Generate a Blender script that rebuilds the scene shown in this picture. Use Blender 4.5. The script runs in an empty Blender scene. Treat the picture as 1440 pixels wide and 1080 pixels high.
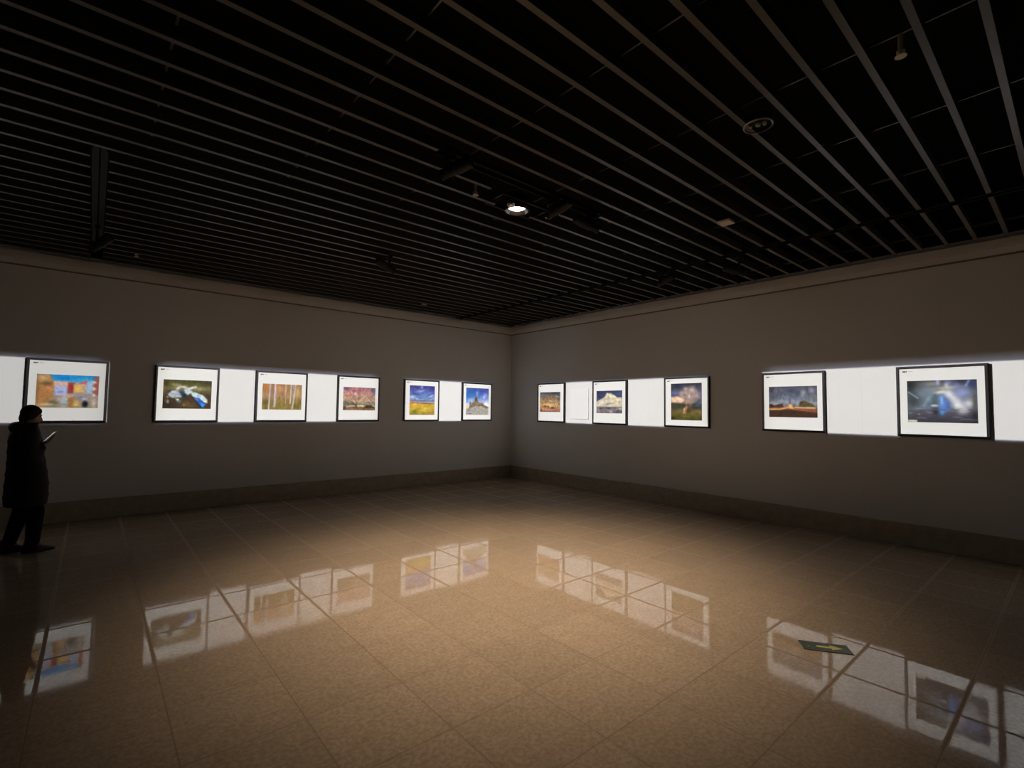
import bpy, bmesh, math, random
import numpy as np
from mathutils import Vector, Matrix, noise as mnoise

random.seed(7)
rng = np.random.default_rng(11)
C = bpy.context.scene.collection
sc = bpy.context.scene

# ------------------------------------------------------------------ materials
def lin(c):
    c = c / 255.0
    return c / 12.92 if c <= 0.04045 else ((c + 0.055) / 1.055) ** 2.4

def rgb(r, g, b):
    return (lin(r), lin(g), lin(b), 1.0)

class Nodes:
    """small helper to wire math nodes"""
    def __init__(self, tree):
        self.t = tree
    def new(self, kind, **kw):
        n = self.t.nodes.new(kind)
        for k, v in kw.items():
            setattr(n, k, v)
        return n
    def put(self, sock, v):
        if hasattr(v, 'is_output'):
            self.t.links.new(v, sock)
        elif v is not None:
            sock.default_value = v
    def math(self, op, a, b=None, c=None):
        n = self.new('ShaderNodeMath', operation=op)
        self.put(n.inputs[0], a)
        self.put(n.inputs[1], b)
        self.put(n.inputs[2], c)
        return n.outputs[0]
    def smooth(self, v, lo, hi):
        n = self.new('ShaderNodeMapRange', interpolation_type='SMOOTHSTEP')
        self.put(n.inputs['Value'], v)
        n.inputs['From Min'].default_value = lo
        n.inputs['From Max'].default_value = hi
        return n.outputs[0]
    def mix(self, fac, a, b):
        n = self.new('ShaderNodeMix', data_type='RGBA')
        self.put(n.inputs[0], fac)
        self.put(n.inputs[6], a)
        self.put(n.inputs[7], b)
        return n.outputs[2]

def mat(name, color, rough=0.5, metal=0.0, spec=0.5, emit=None, strength=0.0, noise=0.0, scale=40.0, bump=0.0):
    m = bpy.data.materials.new(name)
    m.use_nodes = True
    N = Nodes(m.node_tree)
    p = m.node_tree.nodes['Principled BSDF']
    p.inputs['Base Color'].default_value = color
    p.inputs['Roughness'].default_value = rough
    p.inputs['Metallic'].default_value = metal
    p.inputs['Specular IOR Level'].default_value = spec
    if emit:
        p.inputs['Emission Color'].default_value = emit
        p.inputs['Emission Strength'].default_value = strength
    if noise or bump:
        tc = N.new('ShaderNodeTexCoord')
        nt = N.new('ShaderNodeTexNoise')
        nt.inputs['Scale'].default_value = scale
        nt.inputs['Detail'].default_value = 4
        m.node_tree.links.new(tc.outputs['Object'], nt.inputs['Vector'])
        if noise:
            a = tuple(min(1, c * (1 - noise)) for c in color[:3]) + (1,)
            b = tuple(min(1, c * (1 + noise)) for c in color[:3]) + (1,)
            m.node_tree.links.new(N.mix(nt.outputs['Fac'], a, b), p.inputs['Base Color'])
        if bump:
            bn = N.new('ShaderNodeBump')
            bn.inputs['Strength'].default_value = bump
            bn.inputs['Distance'].default_value = 0.01
            m.node_tree.links.new(nt.outputs['Fac'], bn.inputs['Height'])
            m.node_tree.links.new(bn.outputs['Normal'], p.inputs['Normal'])
    return m

def wall_material(name, axis, phase):
    """matt off-white wall covering with hair-fine vertical joints between its sheets"""
    m = bpy.data.materials.new(name)
    m.use_nodes = True
    N = Nodes(m.node_tree)
    p = m.node_tree.nodes['Principled BSDF']
    tc = N.new('ShaderNodeTexCoord')
    sx = N.new('ShaderNodeSeparateXYZ')
    m.node_tree.links.new(tc.outputs['Object'], sx.inputs[0])
    s = N.math('FRACT', N.math('DIVIDE', N.math('ADD', sx.outputs[axis], phase), 0.815))
    d = N.math('ABSOLUTE', N.math('SUBTRACT', s, 0.5))
    joint = N.math('LESS_THAN', d, 0.003)
    nt = N.new('ShaderNodeTexNoise')
    nt.inputs['Scale'].default_value = 1.3
    nt.inputs['Detail'].default_value = 5
    m.node_tree.links.new(tc.outputs['Object'], nt.inputs['Vector'])
    base = N.mix(nt.outputs['Fac'], (0.735, 0.725, 0.715, 1), (0.795, 0.785, 0.775, 1))
    m.node_tree.links.new(N.mix(joint, base, (0.715, 0.705, 0.695, 1)), p.inputs['Base Color'])
    p.inputs['Roughness'].default_value = 0.9
    p.inputs['Specular IOR Level'].default_value = 0.2
    return m

def floor_material():
    """polished beige granite tiles with dark grout, each tile lying a hair out of level"""
    m = bpy.data.materials.new('polished_granite_tiles')
    m.use_nodes = True
    N = Nodes(m.node_tree)
    L = m.node_tree.links
    p = m.node_tree.nodes['Principled BSDF']
    geo = N.new('ShaderNodeNewGeometry')
    sx = N.new('ShaderNodeSeparateXYZ')
    L.new(geo.outputs['Position'], sx.inputs[0])
    u = N.math('DIVIDE', N.math('ADD', sx.outputs[0], 4.64), 0.54)
    v = N.math('DIVIDE', N.math('ADD', sx.outputs[1], 8.02), 0.54)
    du = N.math('ABSOLUTE', N.math('SUBTRACT', N.math('FRACT', u), 0.5))
    dv = N.math('ABSOLUTE', N.math('SUBTRACT', N.math('FRACT', v), 0.5))
    grout = N.math('GREATER_THAN', N.math('MAXIMUM', du, dv), 0.4955)
    arris = N.smooth(N.math('MAXIMUM', du, dv), 0.474, 0.484)
    cell = N.new('ShaderNodeCombineXYZ')
    L.new(N.math('FLOOR', u), cell.inputs[0])
    L.new(N.math('FLOOR', v), cell.inputs[1])
    wn = N.new('ShaderNodeTexWhiteNoise', noise_dimensions='3D')
    L.new(cell.outputs[0], wn.inputs['Vector'])
    big = N.new('ShaderNodeTexNoise')
    big.inputs['Scale'].default_value = 9
    big.inputs['Detail'].default_value = 8
    big.inputs['Roughness'].default_value = 0.75
    L.new(geo.outputs['Position'], big.inputs['Vector'])
    grain = N.new('ShaderNodeTexNoise')
    grain.inputs['Scale'].default_value = 42
    grain.inputs['Detail'].default_value = 4
    grain.inputs['Roughness'].default_value = 0.7
    L.new(geo.outputs['Position'], grain.inputs['Vector'])
    f1 = N.smooth(big.outputs['Fac'], 0.3, 0.7)
    f2 = N.smooth(grain.outputs['Fac'], 0.38, 0.62)
    a = N.mix(f1, (0.41, 0.315, 0.225, 1), (0.53, 0.415, 0.305, 1))
    b = N.mix(f2, (0.345, 0.262, 0.182, 1), (0.565, 0.45, 0.335, 1))
    col = N.mix(0.5, a, b)
    tone = N.mix(wn.outputs['Value'], (0.93, 0.93, 0.93, 1), (1.04, 1.03, 1.02, 1))
    mul = N.new('ShaderNodeMix', data_type='RGBA', blend_type='MULTIPLY')
    mul.inputs[0].default_value = 1
    L.new(col, mul.inputs[6])
    L.new(tone, mul.inputs[7])
    arris_dim = N.new('ShaderNodeMix', data_type='RGBA', blend_type='MULTIPLY')
    L.new(arris, arris_dim.inputs[0])
    L.new(mul.outputs[2], arris_dim.inputs[6])
    arris_dim.inputs[7].default_value = (0.87, 0.86, 0.85, 1)  # base colour lowered at tile edges to offset their brighter diffuse light
    L.new(N.mix(grout, arris_dim.outputs[2], (0.29, 0.215, 0.148, 1)), p.inputs['Base Color'])
    L.new(N.math('ADD', N.math('MULTIPLY', arris, 0.4), N.math('ADD', 0.03, N.math('MULTIPLY', wn.outputs['Value'], 0.035))), p.inputs['Roughness'])
    p.inputs['IOR'].default_value = 1.5
    L.new(N.math('MULTIPLY_ADD', arris, -0.47, 0.5), p.inputs['Specular IOR Level'])
    sub = N.new('ShaderNodeVectorMath', operation='SUBTRACT')
    L.new(wn.outputs['Color'], sub.inputs[0])
    sub.inputs[1].default_value = (0.5, 0.5, 0.5)
    scl = N.new('ShaderNodeVectorMath', operation='SCALE')
    L.new(sub.outputs[0], scl.inputs[0])
    scl.inputs['Scale'].default_value = 0.0022
    wav = N.new('ShaderNodeTexNoise')
    wav.inputs['Scale'].default_value = 2.2
    L.new(geo.outputs['Position'], wav.inputs['Vector'])
    w1 = N.new('ShaderNodeVectorMath', operation='SUBTRACT')
    L.new(wav.outputs['Color'], w1.inputs[0])
    w1.inputs[1].default_value = (0.5, 0.5, 0.5)
    w2 = N.new('ShaderNodeVectorMath', operation='SCALE')
    L.new(w1.outputs[0], w2.inputs[0])
    w2.inputs['Scale'].default_value = 0.0025
    s1 = N.new('ShaderNodeVectorMath', operation='ADD')
    L.new(scl.outputs[0], s1.inputs[0])
    L.new(w2.outputs[0], s1.inputs[1])
    s2 = N.new('ShaderNodeVectorMath', operation='ADD')
    L.new(s1.outputs[0], s2.inputs[0])
    L.new(geo.outputs['Normal'], s2.inputs[1])
    nn = N.new('ShaderNodeVectorMath', operation='NORMALIZE')
    L.new(s2.outputs[0], nn.inputs[0])
    L.new(nn.outputs[0], p.inputs['Normal'])
    return m

M = {
    'wall_l': wall_material('off_white_wall_covering', 0, 0.27),
    'wall_r': wall_material('off_white_wall_covering', 1, 0.21),
    'floor': floor_material(),
    'trim': mat('painted_cornice', (0.64, 0.61, 0.575, 1), 0.7, noise=0.04, scale=4),
    'gap_shade': mat('painted_gap_shade', (0.22, 0.205, 0.185, 1), 0.9, noise=0.1, scale=6),  # shadow line under the cornice, put into the colour
    'stone': mat('brown_marble_skirting', (0.42, 0.36, 0.265, 1), 0.25, noise=0.25, scale=9),
    'void': mat('matt_black_void', (0.006, 0.006, 0.006, 1), 0.95, spec=0.1),
    'slat_edge': mat('grey_brown_slat_edge', (0.092, 0.086, 0.066, 1), 0.36, noise=0.12, scale=3),
    'slat': mat('dark_slat_side', (0.030, 0.027, 0.022, 1), 0.6, noise=0.2, scale=3),
    'rail': mat('grey_carrier_metal', (0.13, 0.13, 0.125, 1), 0.4, metal=0.6),
    'black': mat('black_powder_coat', (0.006, 0.006, 0.0065, 1), 0.55, spec=0.3, noise=0.2, scale=30),
    'frame': mat('dark_plum_black_frame', (0.013, 0.009, 0.0115, 1), 0.5, spec=0.25, noise=0.15, scale=60),
    'paper': mat('white_mount_paper', (0.80, 0.795, 0.775, 1), 0.85, spec=0.15, noise=0.012, scale=12),
    'panel': mat('white_board', (0.79, 0.785, 0.78, 1), 0.8, spec=0.15, noise=0.01, scale=10),
    'ink': mat('dark_ink', (0.10, 0.09, 0.09, 1), 0.8, noise=0.2, scale=300),
    'ink_pale': mat('pale_grey_ink', (0.52, 0.51, 0.49, 1), 0.8, noise=0.1, scale=300),
    'chrome': mat('brushed_reflector', (0.75, 0.76, 0.77, 1), 0.22, metal=1.0, noise=0.06, scale=20),
    'lamp': mat('lit_lamp_face', (0.9, 0.85, 0.8, 1), 0.4, emit=(1.0, 0.86, 0.72, 1), strength=9.0),
    'lens': mat('lit_projector_lens', (0.9, 0.9, 0.95, 1), 0.15, emit=(0.95, 0.97, 1.0, 1), strength=3.0),
    'glass_grey': mat('unlit_clear_lens', (0.62, 0.63, 0.62, 1), 0.12, spec=0.8, noise=0.05, scale=30),
    'beige': mat('beige_plastic', (0.62, 0.52, 0.40, 1), 0.5, noise=0.05, scale=20),
    'brass': mat('brass_fitting', (0.60, 0.50, 0.32, 1), 0.4, metal=0.3, noise=0.08, scale=40),
    'sign': mat('dark_green_sign_plate', (0.040, 0.060, 0.022, 1), 0.35, noise=0.12, scale=40),
    'sign_pale': mat('sage_green_sign_print', (0.10, 0.125, 0.065, 1), 0.4, noise=0.1, scale=60),
    'arrow': mat('yellow_green_arrow_print', (0.78, 0.74, 0.22, 1), 0.45, noise=0.06, scale=60),
    'steel': mat('steel_rim', (0.35, 0.33, 0.28, 1), 0.3, metal=0.8, noise=0.05, scale=50),
    'coat': mat('black_quilted_nylon', (0.008, 0.008, 0.009, 1), 0.7, spec=0.25, noise=0.3, scale=25, bump=0.15),
    'hair': mat('black_hair', (0.010, 0.008, 0.007, 1), 0.55, spec=0.3, noise=0.35, scale=80, bump=0.3),
    'skin': mat('skin', (0.40, 0.23, 0.16, 1), 0.55, noise=0.06, scale=30),
    'trouser': mat('black_trouser_cloth', (0.010, 0.010, 0.012, 1), 0.9, spec=0.1, noise=0.2, scale=90),
    'shoe': mat('black_leather', (0.010, 0.009, 0.009, 1), 0.4, noise=0.2, scale=50),
    'eye': mat('dark_eye', (0.02, 0.015, 0.012, 1), 0.15, noise=0.1, scale=50),
    'phone': mat('white_phone_case', (0.72, 0.73, 0.74, 1), 0.35, noise=0.02, scale=20),
    'screen': mat('lit_phone_screen', (0.1, 0.1, 0.1, 1), 0.2, emit=(0.9, 0.95, 1.0, 1), strength=0.22),
}

def print_material():
    m = bpy.data.materials.new('photographic_print')
    m.use_nodes = True
    p = m.node_tree.nodes['Principled BSDF']
    a = m.node_tree.nodes.new('ShaderNodeVertexColor')
    a.layer_name = 'ink'
    m.node_tree.links.new(a.outputs['Color'], p.inputs['Base Color'])
    p.inputs['Roughness'].default_value = 0.7
    p.inputs['Specular IOR Level'].default_value = 0.15
    return m
M['print'] = print_material()

# ------------------------------------------------------------------ object helpers
def tag(o, label=None, cat=None, group=None, kind=None):
    if label: o['label'] = label
    if cat: o['category'] = cat
    if group: o['group'] = group
    if kind: o['kind'] = kind
    return o

def obj(name, bm, m, parent=None, smooth=False):
    me = bpy.data.meshes.new(name)
    bmesh.ops.recalc_face_normals(bm, faces=bm.faces)
    bm.to_mesh(me)
    bm.free()
    for mm in (m if isinstance(m, (list, tuple)) else [m]):
        me.materials.append(mm)
    if smooth:
        for f in me.polygons:
            f.use_smooth = True
    o = bpy.data.objects.new(name, me)
    C.objects.link(o)
    if parent is not None:
        o.parent = parent
    return o

def empty(name, loc, rotz=0.0, mw=None):
    o = bpy.data.objects.new(name, None)
    o.empty_display_size = 0.1
    C.objects.link(o)
    if mw is not None:
        o.matrix_world = mw
    else:
        o.location = loc
        o.rotation_euler = (0, 0, rotz)
    return o

def box(bm, x0, x1, y0, y1, z0, z1, bevel=0.0):
    r = bmesh.ops.create_cube(bm, size=1.0)
    vs = r['verts']
    bmesh.ops.scale(bm, vec=(x1 - x0, y1 - y0, z1 - z0), verts=vs)
    bmesh.ops.translate(bm, vec=((x0 + x1) / 2, (y0 + y1) / 2, (z0 + z1) / 2), verts=vs)
    if bevel:
        es = list({e for v in vs for e in v.link_edges})
        bmesh.ops.bevel(bm, geom=es, offset=bevel, segments=2, affect='EDGES', profile=0.7)
    return bm

def B(*a, **k):
    return box(bmesh.new(), *a, **k)

def lathe(bm, prof, n=32, mtx=None):
    rings = []
    for r, z in prof:
        if r < 1e-6:
            rings.append([bm.verts.new((0, 0, z))])
        else:
            rings.append([bm.verts.new((r * math.cos(2 * math.pi * i / n), r * math.sin(2 * math.pi * i / n), z)) for i in range(n)])
    for a, b in zip(rings, rings[1:]):
        for i in range(n):
            j = (i + 1) % n
            if len(a) == 1 and len(b) == 1:
                continue
            if len(a) == 1:
                bm.faces.new((a[0], b[j], b[i]))
            elif len(b) == 1:
                bm.faces.new((a[i], a[j], b[0]))
            else:
                bm.faces.new((a[i], a[j], b[j], b[i]))
    if mtx is not None:
        bmesh.ops.transform(bm, matrix=mtx, verts=[v for r in rings for v in r])
    return bm

def capsule(bm, p, q, r0, r1, n=14, sx=1.0):
    """tapered, round-ended limb from p to q"""
    p, q = Vector(p), Vector(q)
    d = q - p
    L = d.length
    prof = []
    k = 5
    for i in range(k + 1):
        a = -math.pi / 2 + (math.pi / 2) * i / k
        prof.append((max(0, r0 * math.cos(a)), r0 * math.sin(a)))
    for i in range(k + 1):
        a = (math.pi / 2) * i / k
        prof.append((max(0, r1 * math.cos(a)), L + r1 * math.sin(a)))
    prof[0] = (0, -r0)
    prof[-1] = (0, L + r1)
    rot = d.to_track_quat('Z', 'Y').to_matrix().to_4x4()
    lathe(bm, prof, n, Matrix.Translation(p) @ rot @ Matrix.Diagonal((sx, 1, 1, 1)))

def ball(bm, c, r, rot=None):
    res = bmesh.ops.create_uvsphere(bm, u_segments=24, v_segments=16, radius=1.0)
    mtx = Matrix.Translation(Vector(c)) @ (rot or Matrix.Identity(4)) @ Matrix.Diagonal((r[0], r[1], r[2], 1))
    bmesh.ops.transform(bm, matrix=mtx, verts=res['verts'])

def loft(bm, secs, n=36):
    """closed skin over elliptical sections (cx, cy, z, rx, ry, tilt of z along x)"""
    rings = []
    for cx, cy, z, rx, ry, tl in secs:
        ring = []
        for i in range(n):
            a = 2 * math.pi * i / n
            x = rx * math.cos(a)
            ring.append(bm.verts.new((cx + x, cy + ry * math.sin(a), z + tl * x)))
        rings.append(ring)
    for a, b in zip(rings, rings[1:]):
        for i in range(n):
            j = (i + 1) % n
            bm.faces.new((a[i], a[j], b[j], b[i]))
    bm.faces.new(list(reversed(rings[0])))
    bm.faces.new(rings[-1])

def fused(name, bm, m, parent, voxel, smooth=4):
    """one continuous skin from the overlapping volumes"""
    o = obj(name, bm, m, parent, smooth=True)
    r = o.modifiers.new('fuse', 'REMESH')
    r.mode = 'VOXEL'
    r.voxel_size = voxel
    r.use_smooth_shade = True
    s = o.modifiers.new('soften', 'SMOOTH')
    s.factor = 0.5
    s.iterations = smooth
    dg = bpy.context.evaluated_depsgraph_get()
    me = bpy.data.meshes.new_from_object(o.evaluated_get(dg))
    o.modifiers.clear()
    o.data = me
    for f in me.polygons:
        f.use_smooth = True
    return o

# ------------------------------------------------------------------ the room
H = 3.591          # underside of the slats
XW, YW = -12.0, -12.0

tag(obj('floor', B(XW - .2, .2, YW - .2, .2, -0.2, 0.0), M['floor']), kind='structure')
tag(obj('wall_left', B(XW - .2, .2, 0.0, 0.2, 0.0, 3.66), M['wall_l']), kind='structure')
tag(obj('wall_right', B(0.0, 0.2, YW - .2, 0.0, 0.0, 3.66), M['wall_r']), kind='structure')
tag(obj('wall_back', B(XW - .2, .2, YW - .2, YW, 0.0, 3.66), M['wall_l']), kind='structure')
tag(obj('wall_front', B(XW - .2, XW, YW, 0.0, 0.0, 3.66), M['wall_r']), kind='structure')

# ceiling: black plenum above, slats and carriers as its parts
bm = bmesh.new()
box(bm, XW - .2, .2, YW - .2, .2, 4.25, 4.4)
box(bm, XW - .2, .2, 0.0, .2, 3.66, 4.25)
box(bm, 0.0, .2, YW - .2, 0.0, 3.66, 4.25)
box(bm, XW - .2, .2, YW - .2, YW, 3.66, 4.25)
box(bm, XW - .2, XW, YW, 0.0, 3.66, 4.25)
ceiling = tag(obj('ceiling', bm, M['void']), kind='structure')

SW, SH = 0.036, 0.085
def slat_mesh(y, cuts):
    spans, x = [], XW
    for a, b in sorted(cuts):
        if a > x:
            spans.append((x, a))
        x = max(x, b)
    spans.append((x, -0.20))
    bm = bmesh.new()
    for a, b in spans:
        box(bm, a, b, y - SW / 2, y + SW / 2, H, H + 0.006)
        n0 = len(bm.faces)
        box(bm, a, b, y - SW / 2 + .004, y + SW / 2 - .004, H + 0.006, H + SH)
        bm.faces.ensure_lookup_table()
        for f in bm.faces[n0:]:
            f.material_index = 1
    return bm
k = 0
y = -5.87 + 0.244 * 24
while y > YW + .1:
    if y < -0.07:
        cuts = [(-1.71, -1.59)] + ([(-7.81, -7.69)] if y > -4.1 else [])
        if abs(y + 5.87) < .05: cuts.append((-5.77, -3.83))
        if abs(y + 5.63) < .05: cuts.append((-5.06, -4.26))
        if abs(y + 5.38) < .05: cuts.append((-4.82, -4.36))
        obj('slat', slat_mesh(y, cuts), [M['slat_edge'], M['slat']], ceiling)
    y -= 0.244
for i in range(12):
    x = -0.45 - 1.0 * i
    obj('carrier_rail', B(x - .006, x + .006, YW, -.02, H + SH, H + SH + .02), M['rail'], ceiling)

# cornice and stone skirting
def strip(name, prof, wall, m):
    bm = bmesh.new()
    ends = []
    for s in (0.0, 12.0):
        ends.append([bm.verts.new((-s, -d, z) if wall == 'L' else (-d, -s, z)) for d, z in prof])
    n = len(prof)
    for i in range(n):
        j = (i + 1) % n
        bm.faces.new((ends[0][i], ends[0][j], ends[1][j], ends[1][i]))
    bm.faces.new(ends[0]); bm.faces.new(list(reversed(ends[1])))
    return tag(obj(name, bm, m), kind='structure')
corn = [(0.0, 3.408), (.006, 3.408), (.006, 3.424), (.030, 3.424), (.034, 3.436), (.046, 3.452), (.066, 3.490), (.072, 3.530), (.072, H - .002), (0.0, H - .002)]
for nm, wl in (('trim_1', 'L'), ('trim_2', 'R')):
    o = strip(nm, corn, wl, [M['trim'], M['gap_shade']])
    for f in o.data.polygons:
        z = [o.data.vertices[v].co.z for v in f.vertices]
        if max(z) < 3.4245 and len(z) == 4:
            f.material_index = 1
base = [(0.0, 0.0), (.020, 0.0), (.020, .262), (.016, .27), (0.0, .27)]
strip('baseboard_left', base, 'L', M['stone'])
strip('baseboard_right', base, 'R', M['stone'])

# ------------------------------------------------------------------ painting the prints
class Canvas:
    def __init__(self, w, h):
        self.w, self.h = w, h
        self.v, self.u = np.meshgrid(np.linspace(0, 1, h), np.linspace(0, 1, w), indexing='ij')
        self.a = np.zeros((h, w, 3))
        self.asp = w / h
    def grad(self, stops):
        vs = [s[0] for s in stops]
        for i in range(3):
            self.a[..., i] = np.interp(self.v, vs, [s[1][i] for s in stops])
        return self
    def over(self, m, c):
        m = np.clip(m, 0, 1)[..., None]
        self.a = self.a * (1 - m) + np.array(c, float) * m
        return self
    def blob(self, u, v, ru, rv, c, al=1.0, rot=0.0, p=2.0):
        du, dv = (self.u - u) * self.asp, (self.v - v)
        ca, sa = math.cos(math.radians(rot)), math.sin(math.radians(rot))
        x, y = (du * ca + dv * sa) / (ru * self.asp), (-du * sa + dv * ca) / rv
        return self.over(al * np.exp(-np.power(x * x + y * y, p / 2) * 1.2), c)
    def line(self, pts, w, c, al=1.0):
        d = np.full(self.u.shape, 9.0)
        for (x0, y0), (x1, y1) in zip(pts, pts[1:]):
            ax, ay, bx, by = x0 * self.asp, y0, x1 * self.asp, y1
            px, py = self.u * self.asp - ax, self.v - ay
            ex, ey = bx - ax, by - ay
            t = np.clip((px * ex + py * ey) / (ex * ex + ey * ey + 1e-9), 0, 1)
            d = np.minimum(d, np.hypot(px - t * ex, py - t * ey))
        return self.over(al * np.exp(-(d / w) ** 2), c)
    def poly(self, pts, c, al=1.0, soft=0.02):
        inside = np.zeros(self.u.shape, bool)
        d = np.full(self.u.shape, 9.0)
        n = len(pts)
        for i in range(n):
            (x0, y0), (x1, y1) = pts[i], pts[(i + 1) % n]
            cond = ((y0 > self.v) != (y1 > self.v)) & (self.u < (x1 - x0) * (self.v - y0) / (y1 - y0 + 1e-12) + x0)
            inside ^= cond
            ax, ay, bx, by = x0 * self.asp, y0, x1 * self.asp, y1
            px, py = self.u * self.asp - ax, self.v - ay
            ex, ey = bx - ax, by - ay
            t = np.clip((px * ex + py * ey) / (ex * ex + ey * ey + 1e-9), 0, 1)
            d = np.minimum(d, np.hypot(px - t * ex, py - t * ey))
        sd = np.where(inside, d, -d)
        return self.over(al * np.clip(0.5 + sd / (2 * soft + 1e-6), 0, 1), c)
    def grainy(self, amp, cells, sx=1.0, sy=1.0, region=None):
        n = np.zeros(self.u.shape)
        off = rng.uniform(0, 50, 3)
        for i in range(self.h):
            for j in range(self.w):
                n[i, j] = mnoise.fractal(Vector((self.u[i, j] * cells * sx * self.asp + off[0], self.v[i, j] * cells * sy + off[1], off[2])), 0.9, 2.0, 3)
        k = np.ones(self.u.shape) if region is None else region(self.u, self.v)
        self.a = np.clip(self.a * (1 + amp * (n * k)[..., None]), 0, 255)
        return self

def paint_street(w, h):
    c = Canvas(w, h).grad([(0, (35, 130, 185)), (.2, (70, 150, 195)), (.25, (190, 150, 130)), (.6, (150, 135, 130)), (1, (140, 125, 105))])
    c.blob(.42, .1, .13, .07, (15, 118, 185)).blob(.78, .15, .1, .06, (110, 160, 200), .7)
    c.poly([(0, 0), (.20, 0), (.26, .2), (.27, .65), (.2, .95), (0, 1)], (160, 120, 80), 1, .03)
    c.blob(.1, .12, .1, .12, (190, 160, 115), .8).blob(.16, .28, .1, .07, (95, 75, 45), .8).blob(.2, .42, .07, .08, (195, 130, 85), .9).blob(.12, .65, .09, .14, (165, 115, 70), .8).blob(.02, .5, .03, .4, (115, 85, 50), .6)
    c.poly([(.27, .2), (.5, .2), (.5, .33), (.27, .33)], (205, 165, 150), .9, .02)
    c.poly([(.28, .34), (.48, .34), (.48, .6), (.3, .62)], (160, 170, 205), 1, .02)
    c.blob(.38, .52, .06, .03, (120, 110, 150), .8).blob(.42, .62, .05, .05, (175, 165, 205), .8)
    c.poly([(.49, .23), (.6, .23), (.58, .55), (.49, .55)], (155, 70, 65), 1, .02).blob(.55, .4, .03, .12, (125, 45, 45), .6)
    c.poly([(.59, .3), (.72, .3), (.74, .52), (.6, .52)], (205, 170, 95), 1, .03)
    c.poly([(.66, .26), (.8, .14), (.8, .26)], (185, 85, 85), .9, .02)
    c.blob(.78, .35, .06, .1, (180, 160, 150), .7).poly([(.8, .2), (.9, .16), (.9, .55), (.8, .55)], (150, 175, 205), .95, .03)
    c.poly([(.92, .02), (1, .02), (1, .6), (.92, .6)], (145, 85, 80), 1, .02)
    for v in (.2, .4, .6): c.blob(.925, v, .03, .045, (225, 215, 185), .95)
    for v in (.1, .3, .5): c.blob(.9, v, .012, .04, (70, 75, 85), .7)
    c.poly([(.28, .8), (.45, .62), (.6, .6), (.58, .72), (.35, .9)], (190, 165, 150), .7, .03)
    c.blob(.28, .87, .1, .09, (75, 75, 50), .95).blob(.2, .9, .16, .05, (215, 195, 165), .6)
    c.blob(.45, .8, .06, .12, (150, 175, 190), .9).blob(.44, .96, .08, .05, (165, 160, 150), .7)
    c.poly([(.5, .7), (.6, .66), (.58, 1), (.52, 1)], (150, 105, 55), .9, .03).blob(.64, .88, .055, .1, (205, 165, 85), .95)
    c.blob(.72, .7, .06, .05, (95, 95, 135), .7).blob(.77, .72, .06, .04, (165, 185, 205), .8)
    c.blob(.785, .88, .055, .11, (28, 30, 42), 1, p=4).blob(.93, .85, .04, .14, (200, 185, 175), .8)
    return c.grainy(.10, 16)

def paint_butterfly(w, h):
    c = Canvas(w, h).grad([(0, (70, 66, 38)), (.3, (105, 100, 62)), (.55, (70, 56, 42)), (1, (72, 54, 38))])
    c.blob(.24, .18, .12, .06, (150, 146, 100), .9, 10).blob(.75, .3, .15, .09, (140, 138, 90), .9, -10).blob(.05, .15, .1, .12, (55, 52, 22), .8).blob(.9, .1, .12, .1, (62, 60, 44), .8)
    c.blob(.52, .85, .2, .1, (100, 78, 48), .8).blob(.8, .5, .15, .12, (85, 70, 52), .7).blob(.1, .85, .14, .16, (40, 34, 26), .8).blob(.15, .45, .09, .1, (50, 40, 45), .6)
    c.poly([(.1, .5), (.17, .38), (.3, .36), (.38, .5), (.37, .6), (.2, .63), (.12, .58)], (168, 174, 182), 1, .03)
    for k in range(4): c.line([(.15, .48 + .035 * k), (.34, .46 + .045 * k)], .012, (128, 138, 140), .8)
    c.poly([(.3, .4), (.46, .42), (.47, .58), (.4, .64), (.36, .52)], (42, 62, 82), 1, .03).blob(.42, .55, .03, .06, (12, 32, 52), .8)
    c.poly([(.25, .66), (.33, .66), (.3, .74)], (200, 205, 190), 1, .02).poly([(.26, .74), (.36, .7), (.34, .82)], (92, 112, 118), 1, .02).blob(.1, .76, .03, .07, (160, 158, 140), .9).blob(.09, .6, .025, .04, (165, 160, 160), .7)
    c.line([(.28, .32), (.33, .25), (.42, .25), (.5, .3), (.66, .24)], .045, (190, 190, 180), 1).blob(.38, .29, .03, .03, (110, 105, 95), .8)
    c.poly([(.42, .33), (.58, .28), (.6, .42), (.5, .52), (.44, .45)], (172, 182, 184), 1, .03).blob(.58, .34, .04, .03, (85, 88, 85), .8)
    c.poly([(.56, .42), (.66, .42), (.82, .52), (.92, .68), (.92, .8), (.84, .76), (.72, .66), (.6, .56)], (178, 196, 196), 1, .02)
    c.blob(.87, .72, .05, .05, (208, 212, 178), .9)
    c.poly([(.62, .6), (.74, .62), (.88, .82), (.84, .95), (.78, .94)], (45, 82, 160), 1, .02).poly([(.76, .76), (.88, .84), (.83, .94), (.8, .92)], (55, 135, 225), 1, .02).blob(.69, .66, .05, .05, (105, 115, 175), .8)
    c.line([(.6, .62), (.68, .76), (.78, .95)], .025, (40, 42, 38), .9).blob(.43, .87, .03, .05, (120, 125, 95), .8)
    return c.grainy(.17, 14)

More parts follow.
